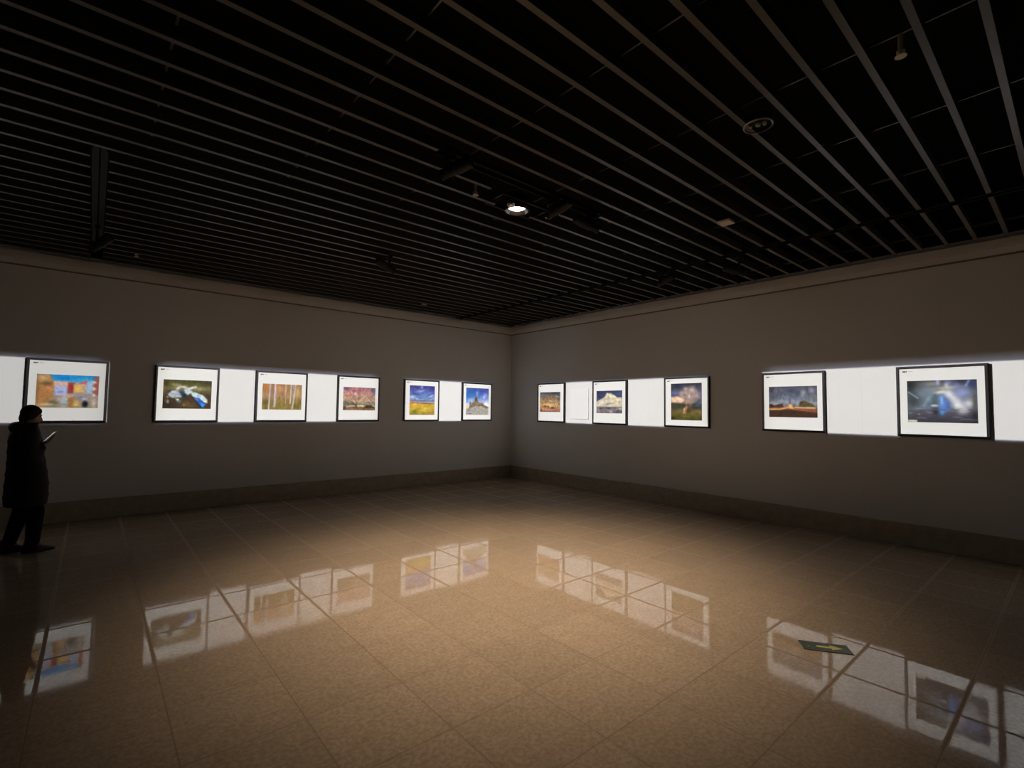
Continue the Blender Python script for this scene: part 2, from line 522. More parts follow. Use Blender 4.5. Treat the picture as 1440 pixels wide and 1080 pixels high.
def paint_birches(w, h):
    c = Canvas(w, h).grad([(0, (165, 120, 85)), (.5, (166, 132, 92)), (.7, (140, 115, 65)), (1, (140, 118, 66))])
    c.blob(.07, .1, .07, .22, (190, 120, 55), .8).blob(.43, .15, .06, .15, (205, 150, 105), .9).blob(.9, .3, .06, .2, (190, 165, 100), .9).blob(.68, .12, .08, .14, (140, 118, 95), .8).blob(.1, .5, .08, .15, (160, 125, 100), .6)
    c.blob(.12, .72, .1, .12, (110, 90, 50), .8).blob(.5, .85, .16, .12, (145, 125, 62), .8).blob(.88, .88, .1, .12, (110, 98, 45), .8).blob(.42, .55, .03, .09, (125, 98, 50), .7).blob(.25, .4, .04, .3, (140, 110, 92), .6)
    for x0, x1, wd, v1, col in ((.19, .165, .030, 1.0, (196, 188, 180)), (.315, .305, .036, .88, (202, 192, 190)), (.72, .705, .026, .75, (205, 192, 160)), (.84, .76, .030, .95, (200, 190, 182)), (.58, .585, .018, .75, (190, 165, 140))):
        c.line([(x0, -.02), ((x0 + x1) / 2, v1 / 2), (x1, v1)], wd, col, .95)
    c.line([(.78, 0), (.745, .7)], .022, (150, 138, 135), .9).line([(.345, .3), (.335, .85)], .012, (165, 158, 175), .7)
    for k in range(14):
        x = rng.uniform(0, 1)
        c.line([(x, rng.uniform(.5, .7)), (x, 1)], .012, (125, 105, 55), .35)
    return c.grainy(.14, 7, 2.2, .7)

def paint_sunrays(w, h):
    c = Canvas(w, h).grad([(0, (150, 95, 110)), (.3, (180, 135, 125)), (.6, (165, 140, 115)), (.75, (120, 110, 95)), (.82, (165, 145, 110)), (.9, (115, 80, 62)), (1, (135, 105, 85))])
    c.blob(.1, .08, .1, .1, (105, 80, 115), .9).blob(.32, .08, .12, .08, (185, 110, 115), .8).blob(.94, .12, .1, .14, (88, 90, 115), .95).blob(.78, .2, .06, .1, (195, 140, 115), .8).blob(.18, .28, .1, .14, (195, 140, 120), .8)
    for a in np.linspace(-170, -10, 15):
        ca, sa = math.cos(math.radians(a)), math.sin(math.radians(a))
        c.line([(.46 + .12 * ca, .72 + .12 * sa), (.46 + .75 * ca, .72 + .95 * sa)], .02, (208, 170, 145) if int(a) % 2 else (130, 95, 80), .42)
    c.blob(.36, .3, .05, .06, (218, 180, 165), .8).blob(.57, .6, .06, .1, (195, 172, 135), .8).blob(.7, .55, .1, .05, (185, 160, 122), .7, -35)
    c.blob(.08, .72, .16, .08, (95, 95, 92), .9).blob(.9, .68, .15, .06, (125, 112, 108), .8).line([(.6, .7), (.95, .72)], .025, (150, 145, 140), .7)
    c.line([(.1, .86), (.3, .8), (.62, .8)], .03, (205, 185, 145), .9).blob(.55, .81, .1, .025, (230, 210, 165), .9)
    c.line([(.3, .73), (.4, .8), (.4, .88)], .035, (85, 68, 55), .95).poly([(.66, .86), (.72, .78), (.82, .77), (.98, .86), (.96, .9), (.66, .9)], (72, 60, 34), 1, .02)
    c.blob(.9, .93, .1, .04, (120, 105, 65), .8).blob(.3, .96, .25, .04, (165, 115, 95), .7).blob(.05, .9, .06, .12, (80, 65, 55), .7)
    return c.grainy(.2, 9)

def paint_field(w, h):
    c = Canvas(w, h).grad([(0, (72, 70, 128)), (.25, (88, 108, 168)), (.45, (110, 132, 175)), (.53, (110, 118, 150)), (.57, (175, 155, 165)), (.6, (150, 115, 75)), (.65, (190, 158, 65)), (.8, (188, 162, 66)), (1, (150, 128, 55))])
    c.blob(.15, .05, .2, .06, (78, 66, 112), .8).blob(.4, .19, .2, .05, (150, 152, 195), .85, -12).blob(.2, .28, .15, .05, (68, 84, 140), .7).blob(.92, .1, .12, .12, (62, 62, 132), .8).blob(.6, .3, .16, .06, (125, 140, 190), .7, -30).blob(.48, .04, .05, .05, (150, 170, 215), .8)
    c.blob(.08, .4, .14, .06, (190, 195, 210), .95).blob(.28, .45, .08, .025, (175, 185, 220), .9, 20).blob(.86, .35, .12, .03, (165, 185, 215), .95, -25).blob(.85, .46, .12, .025, (165, 172, 210), .8, -20).blob(.5, .47, .2, .02, (150, 170, 205), .7)
    c.blob(.08, .57, .15, .05, (180, 125, 95), .8).blob(.22, .64, .2, .03, (228, 172, 82), .95).blob(.65, .605, .25, .015, (110, 96, 42), .9)
    c.blob(.3, .78, .1, .06, (150, 134, 48), .7).blob(.18, .9, .12, .08, (108, 108, 42), .9).blob(.62, .82, .2, .07, (208, 178, 82), .8).blob(.95, .92, .14, .1, (158, 118, 66), .8).blob(.55, .95, .2, .04, (150, 138, 46), .7)
    return c.grainy(.13, 10, .7, 1.3)

def paint_temple(w, h):
    c = Canvas(w, h).grad([(0, (62, 85, 150)), (.25, (72, 110, 175)), (.5, (140, 165, 215)), (.65, (215, 215, 225)), (1, (160, 160, 158))])
    c.blob(.05, .2, .2, .3, (55, 112, 180), .9).blob(.9, .1, .25, .15, (88, 82, 160), .9).blob(.6, .06, .3, .08, (72, 86, 160), .8).blob(.48, .2, .06, .12, (140, 165, 222), .8).blob(.82, .3, .16, .1, (165, 168, 225), .9, -30).blob(.2, .5, .12, .12, (165, 190, 230), .8).blob(.9, .6, .14, .12, (225, 235, 245), .95).blob(.72, .47, .12, .03, (200, 165, 190), .7, -20)
    c.poly([(0, .68), (.17, .66), (.15, .74), (0, .8)], (220, 190, 145), 1, .02)
    c.poly([(.16, .52), (.2, .5), (.24, .56), (.33, .53), (.38, .46), (.4, .36), (.46, .3), (.5, .38), (.51, .48), (.55, .54), (.72, .54), (.82, .64), (1, .7), (1, .76), (0, .8), (.14, .74)], (128, 112, 98), 1, .015)
    c.poly([(.38, .38), (.44, .34), (.48, .36), (.5, .48), (.38, .48)], (98, 80, 78), .9, .02).blob(.24, .6, .06, .05, (150, 132, 105), .9).blob(.45, .58, .1, .04, (135, 125, 100), .9).blob(.65, .57, .09, .03, (150, 132, 118), .9).blob(.62, .64, .1, .02, (100, 92, 84), .9).blob(.34, .62, .03, .04, (100, 95, 70), .7)
    c.poly([(0, .8), (.2, .75), (.4, .67), (.7, .68), (1, .8), (1, 1.02), (0, 1.02)], (160, 158, 154), 1, .02)
    c.blob(.15, .95, .1, .02, (105, 103, 100), .9).blob(.15, .82, .12, .05, (138, 138, 145), .8).blob(.7, .92, .14, .06, (150, 150, 140), .7)
    return c.grainy(.13, 12)

def paint_mammatus(w, h):
    c = Canvas(w, h).grad([(0, (75, 72, 78)), (.18, (100, 96, 95)), (.35, (130, 108, 85)), (.6, (185, 150, 105)), (.75, (175, 135, 95)), (.88, (165, 120, 100)), (1, (135, 85, 70))])
    c.blob(.75, .05, .2, .06, (55, 52, 58), .95).blob(.15, .13, .2, .05, (120, 116, 128), .8).blob(.85, .22, .15, .06, (145, 142, 138), .9, 15).blob(.92, .12, .1, .08, (80, 88, 85), .8).blob(.35, .14, .1, .06, (95, 85, 80), .7)
    c.poly([(0, .3), (.3, .16), (.6, .18), (.85, .32), (.95, .5), (0, .6)], (140, 112, 84), .75, .06).blob(.93, .36, .07, .08, (90, 75, 75), .8).blob(.8, .45, .12, .08, (165, 150, 115), .8).blob(.1, .45, .12, .1, (165, 135, 88), .7)
    c.blob(.35, .5, .07, .05, (150, 112, 62), .8).blob(.52, .45, .15, .05, (212, 172, 128), .8).blob(.23, .6, .05, .04, (240, 205, 155), .9).blob(.52, .68, .1, .1, (222, 180, 130), .9).blob(.4, .6, .12, .06, (220, 180, 120), .8)
    c.blob(.26, .72, .1, .045, (98, 70, 38), .9).blob(.42, .74, .035, .08, (105, 74, 32), .9).blob(.63, .8, .13, .05, (100, 54, 46), .95).blob(.06, .92, .07, .09, (105, 74, 28), .9).blob(.85, .68, .08, .07, (185, 150, 120), .7).blob(.95, .62, .06, .06, (125, 90, 65), .8)
    c.blob(.4, .9, .3, .05, (190, 140, 118), .8).blob(.15, .83, .1, .04, (190, 130, 100), .7)
    return c.grainy(.2, 10)

def paint_cumulus(w, h):
    c = Canvas(w, h).grad([(0, (64, 68, 100)), (.35, (72, 74, 100)), (.7, (135, 125, 130)), (1, (112, 108, 110))])
    c.blob(.9, .15, .2, .15, (78, 88, 120), .8).blob(.12, .15, .15, .15, (62, 66, 96), .8)
    c.poly([(0, .5), (.15, .4), (.3, .3), (.38, .18), (.45, .12), (.62, .14), (.75, .24), (.82, .3), (1, .3), (1, .72), (.5, .72), (0, .7)], (202, 192, 172), 1, .03)
    c.blob(.5, .2, .12, .08, (226, 214, 178), .9).blob(.62, .25, .12, .05, (230, 216, 190), .9).blob(.43, .13, .03, .03, (228, 226, 220), .9).blob(.42, .36, .2, .03, (175, 160, 148), .8).blob(.12, .46, .08, .04, (222, 214, 205), .9).blob(.85, .4, .12, .05, (226, 210, 178), .9).blob(.3, .5, .2, .03, (218, 210, 190), .8, -15).blob(.58, .46, .05, .04, (228, 214, 196), .9).blob(.5, .58, .2, .025, (135, 122, 116), .9, -8).blob(.88, .6, .12, .05, (222, 202, 168), .9).blob(.92, .5, .06, .03, (175, 165, 140), .7).blob(.1, .62, .1, .03, (220, 212, 200), .8, -20)
    c.blob(.2, .78, .1, .04, (85, 74, 92), .9).blob(.48, .77, .18, .04, (74, 66, 74), .95).blob(.7, .75, .1, .03, (94, 86, 100), .8).blob(.93, .8, .1, .035, (196, 188, 165), .9).blob(.9, .72, .08, .02, (120, 108, 95), .8).blob(.85, .92, .15, .07, (82, 78, 90), .9).blob(.58, .93, .06, .05, (190, 186, 188), .9).blob(.45, .88, .08, .04, (140, 138, 135), .8).blob(.08, .9, .12, .04, (160, 150, 148), .7, 20)
    return c.grainy(.17, 9)

def paint_storm(w, h):
    c = Canvas(w, h).grad([(0, (50, 50, 62)), (.35, (82, 84, 108)), (.5, (135, 115, 100)), (.57, (62, 55, 46)), (.68, (70, 68, 42)), (.76, (104, 84, 52)), (.86, (86, 80, 34)), (1, (70, 64, 26))])
    c.blob(.15, .08, .2, .08, (44, 44, 58), .9).blob(.12, .25, .14, .08, (92, 98, 116), .8).blob(.12, .33, .1, .05, (68, 70, 108), .8).blob(.75, .05, .25, .05, (60, 54, 60), .9)
    c.poly([(.45, .12), (.75, .1), (.95, .25), (.9, .42), (.75, .5), (.62, .6), (.52, .58), (.4, .48), (.25, .4), (.3, .25)], (148, 128, 120), .95, .06)
    c.blob(.5, .16, .06, .04, (172, 158, 145), .8).blob(.7, .2, .08, .05, (168, 152, 142), .8).blob(.35, .28, .1, .05, (155, 142, 132), .9).blob(.6, .34, .04, .05, (196, 182, 158), .95).blob(.85, .35, .08, .06, (140, 126, 122), .8).blob(.45, .32, .07, .04, (110, 96, 90), .7).blob(.93, .2, .08, .12, (78, 78, 96), .8)
    c.poly([(0, .37), (.2, .36), (.45, .45), (.35, .53), (0, .51)], (205, 172, 142), .95, .03).blob(.25, .42, .12, .04, (215, 185, 150), .8)
    c.blob(.93, .55, .16, .12, (58, 68, 86), .95).blob(.96, .53, .06, .03, (82, 102, 118), .8).blob(.1, .56, .2, .03, (68, 55, 48), .9).blob(.15, .64, .2, .04, (58, 62, 48), .9).blob(.8, .66, .2, .035, (44, 52, 50), .9)
    c.blob(.58, .62, .05, .1, (105, 78, 58), .8, -15).poly([(.42, .72), (.5, .61), (.55, .63), (.5, .8), (.42, .82), (.4, .77)], (170, 132, 100), .95, .02).blob(.44, .7, .02, .04, (215, 182, 150), .9).blob(.58, .75, .1, .05, (78, 50, 28), .9)
    c.blob(.85, .76, .2, .03, (108, 88, 54), .9).blob(.2, .76, .2, .03, (98, 82, 50), .8).blob(.05, .95, .12, .06, (42, 36, 26), .8).blob(.5, .9, .15, .02, (105, 98, 46), .8).blob(.45, .95, .1, .03, (85, 84, 14), .8)
    return c.grainy(.16, 9)

def paint_lightning(w, h):
    c = Canvas(w, h).grad([(0, (88, 86, 98)), (.3, (98, 102, 118)), (.55, (132, 136, 148)), (.68, (120, 108, 105)), (.75, (110, 74, 52)), (.8, (70, 50, 42)), (1, (66, 48, 38))])
    c.blob(.05, .1, .08, .2, (66, 60, 68), .8).blob(.2, .1, .1, .08, (95, 100, 112), .7).blob(.5, .15, .15, .1, (72, 76, 95), .9).blob(.1, .35, .1, .12, (84, 82, 92), .7).blob(.72, .22, .05, .1, (152, 152, 156), .95, 10).blob(.9, .15, .05, .1, (148, 142, 155), .9).blob(.6, .25, .05, .12, (84, 86, 108), .8).blob(.95, .4, .06, .1, (118, 112, 112), .8).blob(.82, .35, .03, .1, (122, 120, 122), .8)
    for x, s in ((.12, .1), (.22, .06), (.33, .12), (.8, -.05)):
        c.line([(x, 0), (x - s, .5)], .02, (75, 76, 88), .45)
    c.blob(.3, .48, .14, .06, (140, 146, 162), .8).blob(.55, .5, .1, .06, (138, 146, 156), .8).line([(.45, .2), (.45, .55)], .03, (92, 94, 110), .8).blob(.1, .58, .1, .04, (150, 140, 140), .8)
    c.poly([(0, .58), (.06, .57), (.1, .62), (.2, .58), (.3, .56), (.32, .68), (0, .7)], (72, 54, 38), 1, .02).blob(.04, .63, .05, .05, (55, 36, 34), .8).blob(.4, .6, .1, .04, (135, 115, 105), .8)
    c.poly([(.62, .66), (.66, .5), (.74, .46), (.82, .52), (.9, .56), (.96, .66)], (88, 78, 52), 1, .02).blob(.68, .53, .03, .04, (70, 52, 34), .8).blob(.6, .62, .04, .03, (165, 125, 120), .8).blob(.54, .62, .03, .05, (110, 92, 98), .8)
    c.line([(0, .75), (.22, .74), (.36, .7), (.45, .66)], .022, (225, 165, 100), .95).line([(.02, .73), (.16, .71)], .015, (190, 140, 95), .8).blob(.23, .76, .05, .02, (210, 155, 70), .9)
    c.poly([(.43, .58), (.47, .58), (.54, .74), (.42, .74)], (228, 180, 110), 1, .02).line([(.55, .69), (.95, .70)], .018, (225, 185, 120), .95).line([(.42, .74), (.6, .76), (1, .82)], .028, (158, 84, 60), .95).line([(.56, .735), (.98, .77)], .02, (165, 90, 62), .8)
    c.poly([(0, .8), (.3, .77), (.45, .74), (.7, .82), (1, .9), (1, 1.02), (0, 1.02)], (68, 50, 38), .95, .02).blob(.55, .85, .2, .05, (62, 46, 28), .8).blob(.1, .9, .12, .1, (78, 50, 46), .7)
    return c.grainy(.13, 9)

def paint_waterfall(w, h):
    c = Canvas(w, h).grad([(0, (72, 72, 76)), (.3, (108, 118, 132)), (.6, (112, 122, 138)), (.75, (84, 84, 96)), (1, (56, 56, 66))])
    c.blob(.04, .1, .14, .25, (44, 46, 48), .95).blob(.08, .5, .14, .2, (58, 66, 68), .9).blob(.32, .25, .16, .14, (112, 128, 142), .8).blob(.38, .08, .14, .06, (140, 138, 128), .8).blob(.46, .04, .03, .08, (150, 165, 215), .9).blob(.6, .08, .06, .08, (125, 130, 185), .8).blob(.78, .04, .08, .08, (54, 54, 66), .95).blob(.95, .1, .08, .14, (50, 58, 96), .95).blob(.72, .1, .07, .05, (90, 110, 180), .8)
    c.blob(.6, .18, .18, .05, (175, 172, 165), .9, -6).blob(.5, .28, .09, .04, (226, 218, 198), .95, -10).blob(.58, .13, .03, .06, (196, 192, 185), .8).blob(.78, .3, .14, .14, (130, 140, 190), .9)
    c.line([(.6, .3), (.7, .48), (.8, .7)], .09, (206, 206, 210), .85).blob(.88, .55, .08, .1, (188, 186, 190), .9).blob(.73, .6, .05, .08, (200, 204, 205), .8)
    c.poly([(.36, .42), (.41, .34), (.46, .37), (.46, .58), (.36, .6)], (82, 100, 108), .95, .03).blob(.32, .57, .06, .06, (72, 102, 128), .8)
    c.poly([(.47, .36), (.54, .36), (.62, .55), (.62, .68), (.52, .8), (.47, .78), (.46, .6)], (90, 122, 185), .9, .04).blob(.51, .48, .025, .1, (140, 180, 228), .9).blob(.51, .74, .03, .08, (78, 145, 210), .95).blob(.6, .6, .03, .12, (66, 92, 160), .7)
    c.blob(.405, .6, .055, .03, (192, 194, 196), 1, p=4).blob(.42, .74, .05, .1, (44, 50, 60), .95)
    c.line([(.02, .27), (.16, .42)], .016, (140, 160, 175), .8).line([(.9, .0), (.85, .14)], .02, (130, 150, 210), .8).line([(.33, .4), (.25, .6)], .03, (140, 155, 168), .5).blob(.97, .5, .04, .3, (82, 76, 70), .8).blob(.97, .85, .06, .15, (44, 42, 48), .9)
    for k in range(22):
        u, v = rng.uniform(.1, .95), rng.uniform(.66, .95)
        c.line([(u, v), (u + rng.uniform(.05, .16), v + rng.uniform(-.01, .01))], .012, (128, 122, 132) if k % 2 else (60, 60, 70), .5)
    c.blob(.2, .67, .12, .025, (122, 130, 140), .8).blob(.04, .78, .03, .015, (130, 142, 140), .8).blob(.17, .81, .02, .015, (150, 155, 152), .8)
    c.poly([(0, .945), (.14, .945), (.14, 1), (0, 1)], (205, 205, 180), .9, .012)
    return c.grainy(.08, 8)

# ------------------------------------------------------------------ framed photographs
FR_W, FR_H, FR_D = 0.835, 0.862, 0.052
Z0 = 1.342
def wall_space(wall):
    """matrix whose x runs to the viewer's right along the wall, y up, z out of the wall into the room"""
    if wall == 'L':
        return Matrix(((1, 0, 0, 0), (0, 0, -1, 0), (0, 1, 0, 0), (0, 0, 0, 1)))
    return Matrix(((0, 0, -1, 0), (-1, 0, 0, 0), (0, 1, 0, 0), (0, 0, 0, 1)))

def picture(wall, left, right, pl, pr, pt, pb, painter, gain, label, logo_w):
    c = (left + right) / 2
    pos = Vector((c, 0, Z0)) if wall == 'L' else Vector((0, -c, Z0))
    root = empty('framed_picture', (0, 0, 0), mw=Matrix.Translation(pos) @ wall_space(wall))
    tag(root, label, 'picture', 'framed photographs along the two walls')
    w, h, d, t = FR_W / 2, FR_H, FR_D, 0.029
    # frame: four mitred mouldings in one ring, closed behind
    bm = bmesh.new()
    prof = [(0.0, 0.002), (0.0, d - .004), (.004, d), (t - .004, d), (t, d - .004), (t, d - .014), (t, .002)]
    rings = []
    for o, z in prof:
        rings.append([bm.verts.new(p) for p in ((-w + o, o, z), (w - o, o, z), (w - o, h - o, z), (-w + o, h - o, z))])
    for a, b in zip(rings, rings[1:]):
        for i in range(4):
            j = (i + 1) % 4
            bm.faces.new((a[i], a[j], b[j], b[i]))
    for i in range(4):
        j = (i + 1) % 4
        bm.faces.new((rings[-1][i], rings[-1][j], rings[0][j], rings[0][i]))
    obj('frame', bm, M['frame'], root)
    zp = d - 0.012
    paper = obj('paper_mount', B(-w + t, w - t, t, h - t, zp - .006, zp), M['paper'], root)
    # the print, lying on the mount
    x0, x1, y0, y1 = pl - c, pr - c, pb - Z0, pt - Z0
    GW = 124
    GH = max(40, int(GW * (y1 - y0) / (x1 - x0)))
    cv = painter(GW, GH)
    k5 = np.array([0, 1, 3, 1, 0]) / 5.0
    for ax in (0, 1):
        pad = np.pad(cv.a, [(2, 2) if q == ax else (0, 0) for q in range(3)], mode='edge')
        cv.a = sum(k5[q] * np.take(pad, range(q, q + cv.a.shape[ax]), axis=ax) for q in range(5))
    me = bpy.data.meshes.new('print')
    V = [(x0 + (x1 - x0) * i / (GW - 1), y1 + (y0 - y1) * j / (GH - 1), zp + .0012) for j in range(GH) for i in range(GW)]
    F = [(j * GW + i, (j + 1) * GW + i, (j + 1) * GW + i + 1, j * GW + i + 1) for j in range(GH - 1) for i in range(GW - 1)]
    nb = len(V)
    V += [(x0, y1, zp - .001), (x1, y1, zp - .001), (x1, y0, zp - .001), (x0, y0, zp - .001)]
    F += [tuple(range(GW))[::1] + (nb + 1, nb), tuple((GH - 1) * GW + i for i in range(GW - 1, -1, -1)) + (nb + 3, nb + 2)]
    F += [tuple(j * GW for j in range(GH - 1, -1, -1)) + (nb, nb + 3), tuple(j * GW + GW - 1 for j in range(GH)) + (nb + 2, nb + 1)]
    me.from_pydata(V, [], F)
    m_ = cv.a.mean(axis=(0, 1), keepdims=True)
    a = np.clip((m_ + (cv.a - m_) * 1.14) / 255.0, 0.02, 1)
    a = np.where(a <= 0.04045, a / 12.92, ((a + 0.055) / 1.055) ** 2.4) * gain
    cols = np.ones((len(V), 4))
    cols[:nb, :3] = np.clip(a.reshape(-1, 3), 0, .95)
    cols[nb:, :3] = .1
    att = me.color_attributes.new('ink', 'FLOAT_COLOR', 'POINT')
    att.data.foreach_set('color', cols.astype(np.float32).ravel())
    me.materials.append(M['print'])
    o = bpy.data.objects.new('print', me)
    C.objects.link(o)
    o.parent = paper
    # the small printed mark in the top left corner of the mount, and the faint caption below the print
    bm = bmesh.new()
    lx, ly = -w + t + .034, h - t - .044
    box(bm, lx, lx + .034, ly, ly + .017, zp, zp + .0008)
    box(bm, lx + .036, lx + .047, ly + .004, ly + .019, zp, zp + .0008)
    obj('printed_emblem', bm, M['ink'], paper)
    bm = bmesh.new()
    for i in range(4):
        box(bm, lx + .060 + i * .011, lx + .068 + i * .011, ly + .005, ly + .016, zp, zp + .0008)
    obj('printed_title', bm, M['ink_pale'], paper)
    return root

CB = 1.0
PICS = [
 ('L', -8.385, -7.55, -8.281, -7.648, 1.992, 1.545, paint_street, 1.30, 'leftmost framed photo, coloured town houses under blue sky, behind the person in black'),
 ('L', -7.010, -6.175, -6.906, -6.278, 1.990, 1.550, paint_butterfly, 1.10, 'framed photo of pale blue winged shape on brown leaf litter'),
 ('L', -5.638, -4.803, -5.536, -4.898, 1.988, 1.551, paint_birches, 1.0, 'framed photo of white birch trunks in an orange autumn wood'),
 ('L', -4.260, -3.425, -4.148, -3.513, 1.988, 1.552, paint_sunrays, 1.0, 'framed photo of pink streaked sky over a low dark shore'),
 ('L', -2.890, -2.055, -2.762, -2.168, 2.079, 1.471, paint_field, 1.0, 'framed photo of golden field under a deep blue cloudy sky'),
 ('L', -1.455, -0.620, -1.351, -0.713, 2.085, 1.476, paint_temple, 1.0, 'framed photo of stone building on grey hill, left of the corner'),
 ('R', 0.985, 1.820, 1.067, 1.692, 2.003, 1.567, paint_mammatus, 1.0, 'framed photo of tawny glowing storm cloud, first right of the corner'),
 ('R', 2.590, 3.425, 2.694, 3.320, 2.002, 1.561, paint_cumulus, 1.0, 'framed photo of a towering cream cloud on navy sky'),
 ('R', 4.222, 5.057, 4.359, 4.927, 2.094, 1.466, paint_storm, 1.15, 'framed upright photo of twisting storm cloud above a green field'),
 ('R', 5.890, 6.725, 5.989, 6.630, 1.996, 1.549, paint_lightning, 1.0, 'framed photo of grey storm sky over orange dusk road'),
 ('R', 7.518, 8.353, 7.624, 8.257, 2.024, 1.519, paint_waterfall, 1.08, 'rightmost framed photo, blue white glow amid dark rocks'),
]
for p in PICS:
    picture(*p, .04)

# plain white board on the right wall
root = empty('mounted_panel', (0, 0, 0), mw=Matrix.Translation((0, -2.215, 1.43)) @ wall_space('R'))
tag(root, 'blank white board on the right wall between two framed cloud photos', 'panel')
obj('board', B(-.245, .245, 0, .63, .006, .018, bevel=.002), M['panel'], root)
obj('backing_batten', B(-.20, .20, .08, .55, 0, .006), M['panel'], root)

# ------------------------------------------------------------------ exit arrow set on the floor
root = empty('floor_exit_sign', (-3.81, -7.843, 0.0), rotz=math.radians(-55))
tag(root, 'dark green exit sign on the floor with yellow green arrow', 'exit sign')
obj('plate', B(-.150, .150, -.068, .068, 0.0, .004, bevel=.0012), M['sign'], root)
bm = bmesh.new()
pts = [(-.055, -.013), (.032, -.013), (.032, -.036), (.112, .0), (.032, .036), (.032, .013), (-.055, .013)]
lo = [bm.verts.new((x, y, .0038)) for x, y in pts]
hi = [bm.verts.new((x, y, .0046)) for x, y in pts]
bm.faces.new(hi); bm.faces.new(list(reversed(lo)))
for i in range(7):
    j = (i + 1) % 7
    bm.faces.new((lo[i], lo[j], hi[j], hi[i]))
tag(obj('arrow', bm, M['arrow'], root), 'yellow green arrow')
bm = bmesh.new()
def stroke(bm, a, b, w):
    a, b = Vector((*a, 0)), Vector((*b, 0))
    d = (b - a).normalized()
    n = Vector((-d.y, d.x, 0)) * w
    q = [a + n, a - n, b - n, b + n]
    lo = [bm.verts.new((p.x, p.y, .0040)) for p in q]
    hi = [bm.verts.new((p.x, p.y, .0045)) for p in q]
    bm.faces.new(hi); bm.faces.new(list(reversed(lo)))
    for i in range(4):
        j = (i + 1) % 4
        bm.faces.new((lo[i], lo[j], hi[j], hi[i]))
for a, b, w in (((-.108, .02), (-.100, -.012), .009), ((-.100, -.012), (-.085, -.028), .006), ((-.085, -.028), (-.093, -.048), .005),
                ((-.101, -.010), (-.116, -.026), .006), ((-.116, -.026), (-.134, -.024), .005), ((-.106, .018), (-.086, .010), .004), ((-.086, .010), (-.078, .020), .004),
                ((-.108, .016), (-.126, .012), .004), ((-.126, .012), (-.128, -.002), .004), ((-.105, .032), (-.097, .032), .009)):
    stroke(bm, a, b, w)
obj('running_figure', bm, M['sign_pale'], root)

# ------------------------------------------------------------------ lights and fittings in the ceiling
# the lit gimbal lamp in the opening of the slats
LX, LY = -4.59, -5.445
root = empty('ceiling_lamp', (LX, LY, H))
tag(root, 'lit round lamp hanging in the gap between ceiling slats', 'ceiling lamp')
bm = bmesh.new()
lathe(bm, [(.030, .16), (.085, .15), (.118, .10), (.125, .03), (.125, -.02), (.117, -.024), (.115, .02), (.100, .04), (.0, .05)], 40)
obj('housing', bm, M['black'], root, smooth=True)
bm = bmesh.new()
lathe(bm, [(.114, -.018), (.104, .0), (.088, .016), (.080, .022), (.078, .018), (.086, .010), (.100, -.006), (.110, -.022)], 40)
obj('reflector_ring', bm, M['chrome'], root, smooth=True)
bm = bmesh.new()
lathe(bm, [(0, .006), (.060, .004), (.078, .012), (.078, .022), (0, .024)], 40)
tag(obj('lamp_face', bm, M['lamp'], root, smooth=True), 'glowing white lamp face')
bm = bmesh.new()
box(bm, -.30, .30, .13, .15, .02, .05); box(bm, -.30, .30, -.15, -.13, .02, .05)
box(bm, -.30, -.28, -.13, .13, .02, .05); box(bm, .28, .30, -.13, .13, .02, .05)
obj('bracket', bm, M['black'], root)
bm = bmesh.new()
ball(bm, (-.150, -.085, -.015), (.042, .042, .034))  # added chrome dome, stands in for the gleam inside the housing
ball(bm, (-.150, -.085, .03), (.026, .026, .045))
obj('added_gleam_dome', bm, M['chrome'], root, smooth=True)

ld = bpy.data.lights.new('ceiling_lamp_light', 'SPOT')
ld.energy = 560
ld.color = (1.0, 0.785, 0.575)
ld.spot_size = math.radians(98)
ld.spot_blend = 0.9
ld.shadow_soft_size = 0.06
lo = bpy.data.objects.new('ceiling_lamp_light', ld)
lo.location = (LX, LY, H - .03)
lo.rotation_euler = Vector((-.045, -.045, 1)).to_track_quat('Z', 'Y').to_euler()
C.objects.link(lo)

# tracks let into the slats
def track(x0, x1, y0, y1, label):
    root = empty('lighting_track', ((x0 + x1) / 2, (y0 + y1) / 2, H))
    cx, cy = root.location.x, root.location.y
    bm = bmesh.new()
    a = dict(x=(x0 - cx, x1 - cx), y=(y0 - cy, y1 - cy))
    along_y = (y1 - y0) > (x1 - x0)
    X, Y = a['x'], a['y']
    box(bm, X[0], X[1], Y[0], Y[1], .030, .040)
    if along_y:
        box(bm, X[0], X[0] + .008, Y[0], Y[1], -.004, .030); box(bm, X[1] - .008, X[1], Y[0], Y[1], -.004, .030)
    else:
        box(bm, X[0], X[1], Y[0], Y[0] + .008, -.004, .030); box(bm, X[0], X[1], Y[1] - .008, Y[1], -.004, .030)
    obj('channel', bm, M['black'], root)
    bm = bmesh.new()
    if along_y:
        box(bm, -.006, .006, Y[0], Y[1], .022, .030)
    else:
        box(bm, X[0], X[1], -.006, .006, .022, .030)
    obj('conductor_strip', bm, M['void'], root)
    return tag(root, label, 'lighting track', 'black lighting tracks set into the slatted ceiling')
track(-1.70, -1.60, -11.9, -.1, 'long black lighting track cut through the slats near the right wall')
track(-7.80, -7.70, -4.1, -.9, 'long black lighting track cut through the slats on the left')
track(-5.75, -3.85, -5.92, -5.82, 'short black lighting track beside the lit ceiling lamp')

